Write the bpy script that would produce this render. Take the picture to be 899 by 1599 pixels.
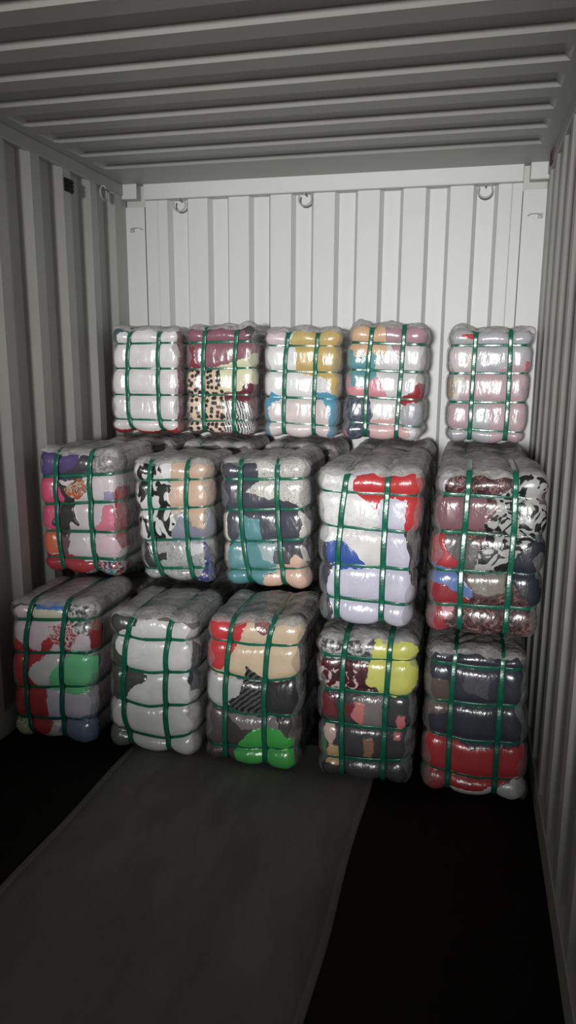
import bpy, bmesh, math, random
import numpy as np
from mathutils import Vector, Matrix
random.seed(4)
C = bpy.context.scene.collection
scene = bpy.context.scene
for o in list(bpy.data.objects):
    bpy.data.objects.remove(o)

# ------------------------------------------------------------ camera
cd = bpy.data.cameras.new('camera')
cam = bpy.data.objects.new('camera', cd); C.objects.link(cam)
cd.sensor_fit = 'VERTICAL'; cd.sensor_height = 36.0
cd.lens = 36.0 * 1146.86 / 1599
R_ = Vector((0.97188588, 0.23538179, 0.00576687)); U_ = Vector((-0.05239038, 0.19231022, 0.97993471)); F_ = Vector((-0.22954975, 0.95268683, -0.19923533))
CAM = Vector((0.8339, 0.0, 1.7127))
cam.matrix_world = Matrix(((R_.x, U_.x, -F_.x, CAM.x), (R_.y, U_.y, -F_.y, CAM.y), (R_.z, U_.z, -F_.z, CAM.z), (0, 0, 0, 1)))
cd.clip_start = 0.02
scene.camera = cam

# ------------------------------------------------------------ light and exposure
scene.view_settings.view_transform = 'Standard'
scene.view_settings.look = 'None'
scene.view_settings.gamma = 1.0
scene.view_settings.use_curve_mapping = False
scene.view_settings.exposure = 0.0
world = bpy.data.worlds.new('world'); scene.world = world; world.use_nodes = True
world.node_tree.nodes['Background'].inputs[0].default_value = (0.8, 0.9, 1.0, 1)
world.node_tree.nodes['Background'].inputs[1].default_value = 0.02
# work lamp standing in the open doorway at the near end of the container, shining along it
ld = bpy.data.lights.new('doorway_lamp', 'SPOT'); lamp = bpy.data.objects.new('doorway_lamp', ld); C.objects.link(lamp)
ld.energy = 3950; ld.shadow_soft_size = 0.38; ld.spot_size = math.radians(22.8); ld.spot_blend = 1.0; ld.color = (1.0, 0.99, 0.965)
lamp.location = (0.45, -7.2, 1.85)
lamp.rotation_euler = (Vector((0.18, 4.2, 1.80)) - lamp.location).to_track_quat('-Z', 'Y').to_euler()
# daylight coming in through the open doors
ad = bpy.data.lights.new('door_daylight', 'AREA'); door = bpy.data.objects.new('door_daylight', ad); C.objects.link(door)
ad.shape = 'RECTANGLE'; ad.size = 2.2; ad.size_y = 2.2; ad.energy = 25; ad.color = (0.93, 0.97, 1.0)
door.location = (0, -7.45, 1.35); door.rotation_euler = (math.radians(90), 0, 0)

# ------------------------------------------------------------ materials
def new_mat(name):
    m = bpy.data.materials.new(name); m.use_nodes = True
    nt = m.node_tree; nt.nodes.clear()
    out = nt.nodes.new('ShaderNodeOutputMaterial'); b = nt.nodes.new('ShaderNodeBsdfPrincipled')
    nt.links.new(b.outputs[0], out.inputs[0])
    return m, nt, b, out
def N(nt, t, **kw):
    n = nt.nodes.new(t)
    for k, v in kw.items():
        if k.startswith('i_'): n.inputs[k[2:].replace('_', ' ')].default_value = v
        else: setattr(n, k, v)
    return n
def coords(nt, scale=(1, 1, 1), rot=(0, 0, 0)):
    tc = N(nt, 'ShaderNodeTexCoord'); mp = N(nt, 'ShaderNodeMapping')
    mp.inputs['Scale'].default_value = scale; mp.inputs['Rotation'].default_value = rot
    nt.links.new(tc.outputs['Object'], mp.inputs[0]); return mp.outputs[0]
def ramp(nt, src, stops, interp='LINEAR'):
    r = N(nt, 'ShaderNodeValToRGB'); r.color_ramp.interpolation = interp
    e = r.color_ramp.elements
    while len(e) < len(stops): e.new(0.5)
    for x, (p, c) in zip(e, stops): x.position = p; x.color = (*c, 1)
    nt.links.new(src, r.inputs[0]); return r.outputs[0]
def noise(nt, vec, scale, detail=3, rough=.5, dist=0):
    n = N(nt, 'ShaderNodeTexNoise'); n.inputs['Scale'].default_value = scale; n.inputs['Detail'].default_value = detail
    n.inputs['Roughness'].default_value = rough; n.inputs['Distortion'].default_value = dist
    nt.links.new(vec, n.inputs['Vector']); return n.outputs[0]
def bump(nt, h, strength, dist):
    b = N(nt, 'ShaderNodeBump'); b.inputs['Strength'].default_value = strength; b.inputs['Distance'].default_value = dist
    nt.links.new(h, b.inputs['Height']); return b.outputs[0]
def mul(c, k): return tuple(min(.9, x * k) for x in c)
_mats = {}
def cloth(kind, col):
    """compressed cloth under a tight clear film: a diffuse woven base with a glossy crinkled coat"""
    key = (kind, col)
    if key in _mats: return _mats[key]
    m, nt, b, out = new_mat('cloth_' + kind)
    v = coords(nt); L = nt.links
    DK = (0.012, 0.013, 0.014)
    if kind in ('plain', 'satin'):
        c = ramp(nt, noise(nt, v, 14, 4), [(.3, mul(col, .88)), (.7, mul(col, 1.06))])
    elif kind == 'leopard':
        d = N(nt, 'ShaderNodeTexVoronoi', feature='F1', voronoi_dimensions='2D'); d.inputs['Scale'].default_value = 36; d.inputs['Randomness'].default_value = .85
        L.new(coords(nt, (1, 1, 1), (math.pi / 2, 0, 0)), d.inputs['Vector']); c = ramp(nt, d.outputs['Distance'], [(.33, (0.035, .03, .028)), (.43, col)])
    elif kind == 'leaf':
        c = ramp(nt, noise(nt, coords(nt, (1.5, 1, .8), (0, .5, 0)), 12, .6, .4, 1.6), [(.475, DK), (.505, col)])
    elif kind == 'zebra':
        c = ramp(nt, noise(nt, v, 13, 1, .4, 2.6), [(.475, DK), (.505, col)])
    elif kind in ('stripes', 'stripes2', 'fur'):
        w = N(nt, 'ShaderNodeTexWave', wave_type='BANDS', bands_direction='DIAGONAL')
        sc, di, ds = {'zebra': (9, 9, 1.6), 'stripes': (30, 3.5, 2), 'stripes2': (24, 2.5, 2), 'fur': (26, 16, 3)}[kind]
        w.inputs['Scale'].default_value = sc; w.inputs['Distortion'].default_value = di; w.inputs['Detail Scale'].default_value = ds
        w.inputs['Detail'].default_value = 1.5
        L.new(coords(nt, (1, 1, 1), (0, {'zebra': .5, 'stripes': -.5, 'stripes2': 1.5, 'fur': .9}[kind], 0)), w.inputs['Vector'])
        if kind == 'fur': c = ramp(nt, w.outputs['Color'], [(.02, mul(col, .35)), (.22, col)])
        elif kind == 'stripes2': c = ramp(nt, w.outputs['Color'], [(.3, DK), (.75, col)])
        elif kind == 'stripes': c = ramp(nt, w.outputs['Color'], [(.25, (.05, .05, .055)), (.5, col)])
        else: c = ramp(nt, w.outputs['Color'], [(.44, DK), (.54, col)])
    elif kind in ('speckle', 'lace', 'net'):
        lo, hi, sc = {'speckle': (.45, .6, 60), 'lace': (.3, .5, 55), 'net': (.44, .58, 48)}[kind]
        k = {'speckle': .45, 'lace': .78, 'net': .12}[kind]
        c = ramp(nt, noise(nt, v, sc, 3, .6), [(lo, mul(col, k)), (hi, col)])
    elif kind == 'spots':
        d = N(nt, 'ShaderNodeTexVoronoi', feature='F1'); d.inputs['Scale'].default_value = 42
        L.new(v, d.inputs['Vector']); c = ramp(nt, d.outputs['Distance'], [(.22, (.6, .6, .65)), (.32, col)])
    else:
        pal = {'floral': [(.05, .25, .3), (.5, .5, .52), (.03, .04, .06), (.35, .05, .08), (.4, .42, .45)],
               'floral2': [(.5, .1, .03), (.6, .5, .4), (.04, .1, .04), (.6, .06, .05), (.3, .35, .1)],
               'floral3': [col, mul(col, .85), mul(col, .55), mul(col, 1.1), mul(col, .7)],
               'floral4': [(.05, .02, .022), col, mul(col, .6), (.3, .17, .16), (.09, .02, .03)],
               'floral5': [col, (.25, .5, .2), mul(col, 1.2), (.8, .6, .5), mul(col, .7)],
               'spotred': [col, (.45, .03, .05), col, (.5, .05, .07), col],
               'spotred2': [col, (.14, .012, .022), (.09, .012, .02), (.03, .02, .02), (.14, .012, .022)]}[kind]
        nn = noise(nt, v, 34 if kind != 'floral3' else 26, 2, .5, .6)
        st = [(0, pal[0]), (.42, pal[1]), (.49, pal[2]), (.55, pal[3]), (.62, pal[4])]
        c = ramp(nt, nn, st, 'CONSTANT' if kind != 'floral3' else 'LINEAR')
    L.new(c, b.inputs['Base Color'])
    b.inputs['Roughness'].default_value = .62
    b.inputs['Specular IOR Level'].default_value = .25
    b.inputs['Coat Weight'].default_value = 1.0
    b.inputs['Coat Roughness'].default_value = 0.24 if kind != 'satin' else .2
    b.inputs['Coat IOR'].default_value = 1.85
    wr = noise(nt, coords(nt, (1, 1, .34)), 22, 4, .5, .7)
    bp = bump(nt, wr, .5 if kind != 'satin' else .9, .014)
    L.new(bp, b.inputs['Coat Normal'])
    L.new(bump(nt, noise(nt, v, 60, 3), .25, .004), b.inputs['Normal'])
    _mats[key] = m; return m

def paint(name, col, rough=.45, spec=.4, wear=.25, dirt=(.2, .19, .17)):
    m, nt, b, out = new_mat(name); v = coords(nt)
    st = ramp(nt, noise(nt, v, 2.2, 6, .65), [(.52, (0, 0, 0)), (.78, (wear, wear, wear))])
    mx = N(nt, 'ShaderNodeMix', data_type='RGBA'); nt.links.new(st, mx.inputs['Factor'])
    mx.inputs[6].default_value = (*col, 1); mx.inputs[7].default_value = (*mul(dirt, 1), 1)
    nt.links.new(mx.outputs[2], b.inputs['Base Color'])
    b.inputs['Roughness'].default_value = rough; b.inputs['Specular IOR Level'].default_value = spec
    nt.links.new(bump(nt, noise(nt, v, 9, 3), .12, .01), b.inputs['Normal'])
    return m
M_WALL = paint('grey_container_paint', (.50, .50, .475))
M_BACK = paint('container_paint_lit', (.60, .605, .595), wear=.1, dirt=(.45, .44, .42))  # same paint as the side walls, lightened for the light the end wall catches
M_ROOF = paint('container_paint_shaded', (.42, .42, .395))  # same paint again, darkened for the grazing light under the roof
M_FLOOR = paint('dark_plywood', (.012, .009, .008), .7, .1, .4, (.02, .016, .014))
M_STEEL = paint('ring_steel', (.40, .40, .385), .45, .4)
M_BLACK = paint('black_rubber', (.008, .008, .008), .6, .2, .1, (.01, .01, .01))
M_TAG = paint('rust_brown', (.10, .055, .05), .7, .2)

def mat_sheet():
    m, nt, b, out = new_mat('grey_floor_sheet'); v = coords(nt, (1, .35, 1))
    c = ramp(nt, noise(nt, v, 5, 6, .62), [(.3, (.15, .145, .135)), (.5, (.205, .20, .188)), (.72, (.25, .245, .23))])
    nt.links.new(c, b.inputs['Base Color']); b.inputs['Roughness'].default_value = .75; b.inputs['Specular IOR Level'].default_value = .2
    nt.links.new(bump(nt, noise(nt, coords(nt), 80, 2), .2, .003), b.inputs['Normal'])
    return m
def strap_mat():
    m, nt, b, out = new_mat('green_strap_plastic'); v = coords(nt)
    c = ramp(nt, noise(nt, v, 40, 2), [(.3, (.006, .115, .068)), (.7, (.010, .165, .10))])
    nt.links.new(c, b.inputs['Base Color']); b.inputs['Roughness'].default_value = .27; b.inputs['Specular IOR Level'].default_value = 1.0
    nt.links.new(bump(nt, noise(nt, v, 120, 2), .25, .003), b.inputs['Normal'])
    return m
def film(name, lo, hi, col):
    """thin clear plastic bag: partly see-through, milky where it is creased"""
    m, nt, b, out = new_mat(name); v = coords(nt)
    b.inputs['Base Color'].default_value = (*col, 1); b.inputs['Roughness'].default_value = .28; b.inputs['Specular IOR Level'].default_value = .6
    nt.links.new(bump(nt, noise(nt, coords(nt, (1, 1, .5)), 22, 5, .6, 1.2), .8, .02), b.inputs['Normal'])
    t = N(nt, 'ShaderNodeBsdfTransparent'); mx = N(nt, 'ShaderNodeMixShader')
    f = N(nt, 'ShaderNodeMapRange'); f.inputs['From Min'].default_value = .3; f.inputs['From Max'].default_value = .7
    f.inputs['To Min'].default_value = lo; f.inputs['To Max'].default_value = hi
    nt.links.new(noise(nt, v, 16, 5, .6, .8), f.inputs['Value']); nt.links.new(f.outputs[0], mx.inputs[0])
    nt.links.new(t.outputs[0], mx.inputs[1]); nt.links.new(b.outputs[0], mx.inputs[2]); nt.links.new(mx.outputs[0], out.inputs[0])
    return m
M_SHEET = mat_sheet(); M_STRAP = strap_mat()
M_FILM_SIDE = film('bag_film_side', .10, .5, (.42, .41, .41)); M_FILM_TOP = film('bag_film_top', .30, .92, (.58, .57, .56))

# ------------------------------------------------------------ helpers
def obj(name, bm, mat, parent=None, smooth=True):
    me = bpy.data.meshes.new(name); bm.to_mesh(me); bm.free()
    for x in (mat if isinstance(mat, (list, tuple)) else [mat]): me.materials.append(x)
    if smooth: me.polygons.foreach_set('use_smooth', [True] * len(me.polygons))
    o = bpy.data.objects.new(name, me); C.objects.link(o)
    if parent: o.parent = parent
    return o
def thing(name, label, cat, loc=(0, 0, 0), group=None):
    o = bpy.data.objects.new(name, None); C.objects.link(o); o.location = loc; o.empty_display_size = .1
    tag(o, label, cat, group); return o
def tag(o, label, cat, group=None):
    o['label'] = label; o['category'] = cat
    if group: o['group'] = group
def struct(name, bm, mat, smooth=False, parent=None):
    o = obj(name, bm, mat, parent, smooth)
    if parent is None: o['kind'] = 'structure'
    return o
def box(bm, a, b, bev=0):
    r = bmesh.ops.create_cube(bm, size=1)
    vs = r['verts']
    for v in vs: v.co = Vector([a[i] + (v.co[i] + .5) * (b[i] - a[i]) for i in range(3)])
    if bev:
        es = list({e for v in vs for e in v.link_edges})
        bmesh.ops.bevel(bm, geom=es, offset=bev, segments=2, affect='EDGES', profile=.5)
    return bm
def sheet(profile, axis_pts, place, thick):
    """corrugated plate: profile = [(s, depth)], swept between axis_pts; place(s, depth, t) -> point"""
    bm = bmesh.new(); rows = []
    for off in (0, thick):
        rows.append([[bm.verts.new(place(s, d + off, t)) for t in axis_pts] for s, d in profile])
    for k, g in enumerate(rows):
        for i in range(len(g) - 1):
            for j in range(len(axis_pts) - 1):
                f = [g[i][j], g[i + 1][j], g[i + 1][j + 1], g[i][j + 1]]
                bm.faces.new(f if k == 0 else f[::-1])
    n, mm = len(profile), len(axis_pts)
    for i in range(n - 1):
        for j in (0, mm - 1): bm.faces.new([rows[0][i][j], rows[0][i + 1][j], rows[1][i + 1][j], rows[1][i][j]])
    for j in range(mm - 1):
        for i in (0, n - 1): bm.faces.new([rows[0][i][j], rows[0][i][j + 1], rows[1][i][j + 1], rows[1][i][j]])
    bmesh.ops.recalc_face_normals(bm, faces=bm.faces)
    return bm
def torus(bm, R, r, c, a0=0, a1=2 * math.pi, n=28, k=8, ax='y'):
    rings = []
    closed = abs(a1 - a0 - 2 * math.pi) < 1e-6
    for i in range(n + (0 if closed else 1)):
        a = a0 + (a1 - a0) * i / n; ring = []
        for j in range(k):
            b = 2 * math.pi * j / k; q = R + r * math.cos(b)
            p = (q * math.cos(a), r * math.sin(b), q * math.sin(a))
            if ax == 'x': p = (p[1], p[0], p[2])
            ring.append(bm.verts.new(Vector(p) + Vector(c)))
        rings.append(ring)
    m = len(rings)
    for i in range(m if closed else m - 1):
        A, B = rings[i], rings[(i + 1) % m]
        for j in range(k): bm.faces.new([A[j], A[(j + 1) % k], B[(j + 1) % k], B[j]])
    if not closed: bm.faces.new(rings[0][::-1]); bm.faces.new(rings[-1])
    bmesh.ops.recalc_face_normals(bm, faces=bm.faces)

# ------------------------------------------------------------ the container
HW, YB, H, Y0 = 1.175, 4.238, 2.716, -7.4
box_ = lambda a, b, bev=0: box(bmesh.new(), a, b, bev)
struct('floor', box_((-HW - .06, Y0, -.04), (HW + .06, YB + .06, 0)), M_FLOOR)
def side_profile(y0, y1):
    pts = []; y = 3.245 - .28 * 40
    while y < y1 + .3:
        for dy, d in ((0, 0), (.072, 0), (.140, .036), (.210, .036)): pts.append((y + dy, d))
        y += .28
    pts = [q for q in pts if y0 < q[0] < y1 - .01]
    return [(y0, 0)] + pts + [(y1, pts[-1][1])]
prof = side_profile(Y0, YB - .10)
struct('wall_left', sheet(prof, (.10, .9, 1.8, H - .055), lambda s, d, t: (-HW - d, s, t), .003), M_WALL)
struct('wall_right', sheet(prof, (.10, .9, 1.8, H - .055), lambda s, d, t: (HW + d, s, t), .003), M_WALL)
for nm, sx in (('left', -1), ('right', 1)):
    x0, x1 = sorted((sx * (HW - .004), sx * (HW + .06)))
    struct('baseboard_' + nm, box_((x0, Y0, 0), (x1, YB, .11), .003), M_WALL)
    x0, x1 = sorted((sx * (HW - .006), sx * (HW + .06)))
    struct('trim_1' if sx < 0 else 'trim_2', box_((x0, Y0, H - .062), (x1, YB, H), .004), M_ROOF)
# roof: pressed plates with ribs running across, flat at the far end
rp = [(Y0, 0)]; y = 2.627 + .2457 * 5 - .2457 * 46
while y < 3.95:
    for dy, d in ((-.150, 0), (-.120, .018), (-.022, .018), (.0, 0)): rp.append((y + dy, d))
    y += .2457
rp = [q for q in rp if q[0] >= Y0] + [(YB + .05, 0)]
ex = (-HW - .06, -1.11, -1.085, -.4, .4, 1.085, 1.11, HW + .06)
def roof_pt(s, d, t):
    flat = abs(t) >= 1.109
    return (t, s, H + (0 if flat and d < .02 else d))
def roof():
    bm = bmesh.new()
    rows = [[bm.verts.new((t, s, H + (0 if abs(t) > 1.1 else d))) for t in ex] for s, d in rp]
    top = [[bm.verts.new((t, s, H + .05)) for t in (ex[0], ex[-1])] for s in (rp[0][0], rp[-1][0])]
    for i in range(len(rows) - 1):
        for j in range(len(ex) - 1): bm.faces.new([rows[i][j], rows[i][j + 1], rows[i + 1][j + 1], rows[i + 1][j]])
    bm.faces.new([top[0][0], top[0][1], top[1][1], top[1][0]])
    bmesh.ops.recalc_face_normals(bm, faces=bm.faces)
    return bm
struct('ceiling', roof(), M_ROOF)
# end wall: vertical pressed panels; recesses start at the measured edges
bp = [(-1.055, 0), (-.985, 0), (-.980, .004), (-.975, 0)]
x = -.919
while x < .9:
    bp += [(x, 0), (x + .020, .040), (x + .108, .040), (x + .128, 0)]
    x += .2466
bp += [(1.0, 0), (1.003, .004), (1.006, 0), (1.055, 0)]
struct('wall_back', sheet(bp, (.0, 1.2, 2.0, 2.632), lambda s, d, t: (s, YB + d, t), .003), M_BACK)
struct('trim_3', box_((-1.052, YB - .035, 2.632), (1.055, YB + .06, H + .004), .006), M_BACK)      # header beam
for i, sx in ((4, -1), (5, 1)):
    a, b = sorted((sx * 1.058, sx * (HW + .06)))
    struct('trim_%d' % i, box_((a, YB - .012, 0), (b, YB + .06, 2.60), .004), M_BACK)               # corner posts
    a, b = sorted((sx * 1.085, sx * (HW + .01)))
    struct('trim_%d' % (i + 2), box_((a, YB - .055, 2.635), (b, YB + .06, 2.727), .006), M_BACK)     # corner castings
    a, b = sorted((sx * 1.055, sx * (HW + .06)))
    struct('trim_%d' % (i + 4), box_((a, YB + .012, 2.59), (b, YB + .06, 2.73), .002), M_WALL)      # recess behind the casting
    a, b = sorted((sx * (HW + .0), sx * (HW + .06)))
    struct('trim_%d' % (i + 6), box_((a, YB - .10, 0), (b, YB + .0, H), .003), M_WALL)
BALES = {
 'T1': dict(y=3.8,quad=[(-1.094,1.905),(-0.684,1.898),(-0.692,1.318),(-1.124,1.318)],
  hs=[[(0.001,0.836),(1.014,0.857)],[(0.003,0.61),(1.01,0.621)],[(0.004,0.365),(1.007,0.374)],[(0.006,0.135),(1.003,0.136)]],
  vs=[[(0.289,0.977),(0.252,0.732),(0.249,0.475),(0.269,0.188),(0.328,-0.014)],[(0.698,0.989),(0.682,0.695),(0.683,0.438),(0.698,0.178),(0.741,-0.023)]],
  base=('plain',(0.853,0.821,0.821),'white'),patches=[
   ('plain',(0.092,0.147,0.175),'dark teal',[(-0.048,1.042),(0.342,1.045),(0.302,0.965),(0.168,0.955),(0.095,0.929),(0.088,0.832),(0.001,0.78),(-0.046,0.78)]),
   ('plain',(0.218,0.046,0.055),'dark red',[(0.984,1.033),(1.164,1.035),(1.144,-0.076),(0.983,0.052),(1.013,0.357),(0.992,0.529),(1.018,0.699)]),  # maroon cloth; the shade between the bales is in its colour
   ('plain',(0.421,0.05,0.055),'red',[(-0.04,0.032),(0.171,0.005),(0.497,-0.018),(0.715,-0.019),(0.894,0.015),(0.99,0.07),(1.147,0.099),(1.144,-0.12),(-0.039,-0.147)]),
  ]),
 'T2': dict(y=3.8,quad=[(-0.661,1.908),(-0.259,1.906),(-0.267,1.318),(-0.668,1.318)],
  hs=[[(-0.003,0.842),(1.002,0.858)],[(-0.007,0.601),(1.005,0.626)],[(-0.011,0.37),(1.009,0.383)],[(-0.015,0.127),(1.012,0.154)]],
  vs=[[(0.294,0.983),(0.268,0.701),(0.268,0.387),(0.272,-0.015)],[(0.736,0.983),(0.706,0.677),(0.704,0.392),(0.703,0.021)]],
  base=('plain',(0.307,0.128,0.163),'dusty maroon'),patches=[
   ('plain',(0.277,0.042,0.07),'crimson',[(-0.053,0.806),(0.131,0.798),(0.159,0.745),(0.144,0.682),(0.2,0.638),(0.242,0.603),(0.213,0.549),(-0.058,0.564)]),
   ('plain',(0.851,0.851,0.595),'cream',[(0.446,0.622),(0.731,0.677),(1.004,0.749),(1.139,0.75),(1.144,0.469),(0.87,0.457),(0.815,0.421),(0.537,0.404),(0.495,0.533)]),
   ('leopard',(0.831,0.636,0.493),'leopard print',[(0.0,0.601),(0.086,0.615),(0.171,0.566),(0.242,0.616),(0.481,0.618),(0.509,0.525),(0.551,0.409),(0.579,0.301),(0.593,0.165),(0.579,0.009),(-0.069,-0.013),(-0.031,0.474)]),
   ('stripes',(0.745,0.745,0.745),'black and white striped',[(0.565,0.337),(0.677,0.356),(0.788,0.322),(0.927,0.297),(0.969,0.216),(1.097,-0.008),(0.565,-0.01),(0.593,0.165)]),
   ('plain',(0.166,0.031,0.048),'wine red',[(0.856,0.483),(0.98,0.476),(1.144,0.469),(1.148,0.255),(0.955,0.252),(0.927,0.306),(0.802,0.331),(0.677,0.347),(0.579,0.328),(0.565,0.391),(0.732,0.393),(0.815,0.421)]),
   ('plain',(0.089,0.082,0.082),'dark grey',[(0.797,1.043),(1.133,1.06),(1.137,0.836),(0.989,0.836),(0.866,0.922)]),
   ('plain',(0.118,0.087,0.087),'brown',[(-0.068,0.024),(0.593,0.017),(0.593,-0.064),(-0.07,-0.078)]),
  ]),
 'T3': dict(y=3.8,quad=[(-0.225,1.89),(0.198,1.893),(0.178,1.318),(-0.226,1.318)],
  hs=[[(0.0,0.845),(1.013,0.832)],[(0.0,0.616),(0.999,0.602)],[(0.0,0.38),(0.992,0.363)],[(0.0,0.15),(0.984,0.121)]],
  vs=[[(0.323,0.988),(0.295,0.724),(0.285,0.41),(0.287,-0.021)],[(0.699,0.985),(0.68,0.68),(0.677,0.369),(0.685,-0.031)]],
  base=('plain',(0.857,0.857,0.857),'white'),patches=[
   ('plain',(0.786,0.638,0.69),'pale pink',[(-0.038,1.036),(0.303,1.032),(0.33,0.945),(0.295,0.839),(-0.039,0.841)]),
   ('plain',(0.791,0.694,0.694),'off-white',[(0.16,0.345),(0.71,0.365),(0.814,0.334),(0.87,0.272),(0.904,-0.035),(0.096,-0.053),(0.068,0.179),(0.081,0.289)]),
   ('plain',(0.648,0.483,0.189),'mustard yellow',[(0.428,1.022),(1.113,1.025),(1.129,0.828),(1.05,0.593),(1.066,0.391),(0.926,0.398),(0.869,0.486),(0.814,0.557),(0.724,0.574),(0.571,0.583),(0.441,0.618),(0.455,0.768),(0.422,0.83),(0.357,0.866),(0.381,0.909)]),
   ('plain',(0.12,0.38,0.557),'sky blue',[(0.707,0.414),(0.835,0.424),(0.926,0.398),(1.067,0.382),(1.1,-0.031),(0.864,-0.036),(0.907,0.101),(0.869,0.281),(0.815,0.325),(0.813,0.361),(0.71,0.365)]),
   ('plain',(0.12,0.38,0.557),'sky blue',[(0.133,0.418),(0.253,0.365),(0.16,0.336),(0.067,0.289),(0.081,0.179),(0.083,-0.053),(-0.055,-0.056),(-0.054,0.315)]),
  ]),
 'T4': dict(y=3.8,quad=[(0.227,1.915),(0.626,1.907),(0.616,1.318),(0.196,1.318)],
  hs=[[(0.018,0.835),(1.001,0.826)],[(0.02,0.607),(1.007,0.595)],[(0.006,0.38),(0.998,0.361)],[(-0.002,0.16),(0.988,0.13)]],
  vs=[[(0.307,0.983),(0.287,0.651),(0.287,0.364),(0.303,-0.003)],[(0.707,0.977),(0.703,0.627),(0.692,0.319),(0.686,-0.026)]],
  base=('plain',(0.744,0.73,0.75),'pale grey'),patches=[
   ('plain',(0.769,0.515,0.327),'tan',[(-0.066,1.029),(0.503,1.035),(0.519,0.876),(0.486,0.745),(0.335,0.743),(0.247,0.712),(0.078,0.709),(-0.036,0.769)]),
   ('plain',(0.487,0.299,0.34),'mauve',[(0.487,1.034),(1.129,1.041),(1.148,0.821),(0.72,0.816),(0.706,0.728),(0.622,0.747),(0.555,0.816),(0.49,0.855)]),
   ('plain',(0.148,0.378,0.417),'teal',[(-0.079,0.738),(0.01,0.769),(0.072,0.77),(0.094,0.71),(0.254,0.712),(0.319,0.753),(0.383,0.723),(0.363,0.612),(0.401,0.541),(0.298,0.508),(0.272,0.462),(0.074,0.459),(0.036,0.525),(-0.06,0.565)]),
   ('plain',(0.804,0.327,0.383),'pink',[(-0.075,0.554),(0.018,0.556),(0.074,0.459),(0.273,0.457),(0.298,0.508),(0.416,0.541),(0.518,0.419),(0.541,0.368),(-0.055,0.369)]),
   ('plain',(0.436,0.446,0.477),'grey',[(0.766,0.32),(1.086,0.352),(1.104,0.13),(0.754,0.123),(0.713,0.247)]),
   ('plain',(0.368,0.04,0.054),'red',[(0.942,0.498),(1.074,0.49),(1.085,0.362),(0.838,0.337),(0.767,0.308),(0.72,0.33),(0.731,0.382),(0.874,0.425),(0.885,0.477)]),
   ('plain',(0.756,0.495,0.495),'rose pink',[(0.331,0.177),(0.673,0.205),(0.694,0.132),(0.829,0.103),(0.849,0.041),(0.694,-0.037),(0.35,-0.023)]),
   ('speckle',(0.139,0.165,0.22),'navy speckled',[(-0.085,0.368),(0.313,0.364),(0.387,0.22),(0.345,0.188),(0.357,-0.055),(-0.04,-0.063)]),
   ('plain',(0.62,0.137,0.151),'coral',[(-0.055,0.085),(0.03,0.071),(0.068,0.003),(0.021,-0.062),(-0.04,-0.063)]),
  ]),
 'T5': dict(y=3.8,quad=[(0.724,1.889),(1.133,1.886),(1.124,1.318),(0.731,1.318)],
  hs=[[(0.008,0.845),(1.004,0.853)],[(0.02,0.609),(1.011,0.617)],[(0.011,0.36),(0.999,0.368)],[(-0.0,0.131),(0.994,0.105)]],
  vs=[[(0.329,0.99),(0.318,0.706),(0.312,0.395),(0.308,-0.007)],[(0.727,0.98),(0.741,0.658),(0.751,0.349),(0.748,-0.008)]],
  base=('plain',(0.508,0.508,0.542),'silver grey'),patches=[
   ('plain',(0.698,0.633,0.633),'off-white',[(-0.064,0.837),(0.323,0.838),(0.31,0.623),(0.195,0.602),(-0.053,0.61)]),
   ('plain',(0.584,0.431,0.461),'dusty pink',[(0.211,0.581),(0.31,0.613),(0.598,0.605),(0.65,0.657),(0.76,0.683),(0.984,0.67),(1.154,0.641),(1.247,-0.06),(0.572,-0.076),(0.535,0.336),(0.472,0.397),(0.15,0.393),(0.224,0.498)]),
   ('plain',(0.738,0.691,0.652),'cream',[(0.05,0.59),(0.197,0.581),(0.224,0.498),(0.136,0.388),(0.061,0.392)]),
   ('plain',(0.487,0.341,0.216),'tan',[(-0.066,0.558),(0.066,0.58),(0.068,0.402),(-0.058,0.401)]),
   ('plain',(0.544,0.397,0.425),'mauve',[(-0.055,0.338),(0.286,0.342),(0.257,0.115),(-0.046,0.131)]),
   ('plain',(0.607,0.076,0.087),'red',[(0.175,0.929),(0.3,0.96),(0.315,0.909),(0.24,0.909)]),
   ('plain',(0.681,0.115,0.169),'red',[(0.927,0.71),(0.98,0.705),(0.975,0.634),(0.939,0.639)]),
  ]),
 'M1': dict(y=3.08,quad=[(-1.14,1.307),(-0.71,1.312),(-0.715,0.706),(-1.14,0.706)],
  hs=[[(0.009,0.775),(1.083,0.826)],[(0.01,0.555),(1.08,0.61)],[(0.019,0.338),(1.055,0.364)],[(0.015,0.126),(1.023,0.14)]],
  vs=[[(0.266,0.986),(0.229,0.727),(0.233,0.336),(0.272,-0.013)],[(0.664,0.964),(0.641,0.738),(0.65,0.353),(0.681,-0.011)]],
  base=('plain',(0.737,0.671,0.69),'pale grey'),patches=[
   ('speckle',(0.492,0.471,0.471),'grey furry',[(0.681,1.011),(1.189,1.019),(1.182,0.826),(0.696,0.801),(0.656,0.852)]),
   ('plain',(0.107,0.068,0.211),'purple',[(-0.108,1.037),(0.233,1.033),(0.508,0.999),(0.514,0.896),(0.435,0.809),(0.286,0.791),(-0.135,0.776)]),
   ('plain',(0.063,0.063,0.079),'navy',[(0.272,0.8),(0.498,0.867),(0.549,0.972),(0.679,0.974),(0.658,0.871),(0.609,0.794),(0.505,0.763),(0.254,0.757)]),
   ('plain',(0.782,0.102,0.223),'hot pink',[(-0.09,0.768),(0.225,0.775),(0.249,0.708),(0.332,0.633),(0.313,0.579),(0.237,0.562),(0.241,0.435),(0.189,0.354),(0.052,0.359),(-0.13,0.382)]),
   ('plain',(0.183,0.103,0.115),'brown',[(0.253,0.573),(0.372,0.576),(0.362,0.262),(0.322,0.131),(0.245,0.127),(0.233,0.336)]),
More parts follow.
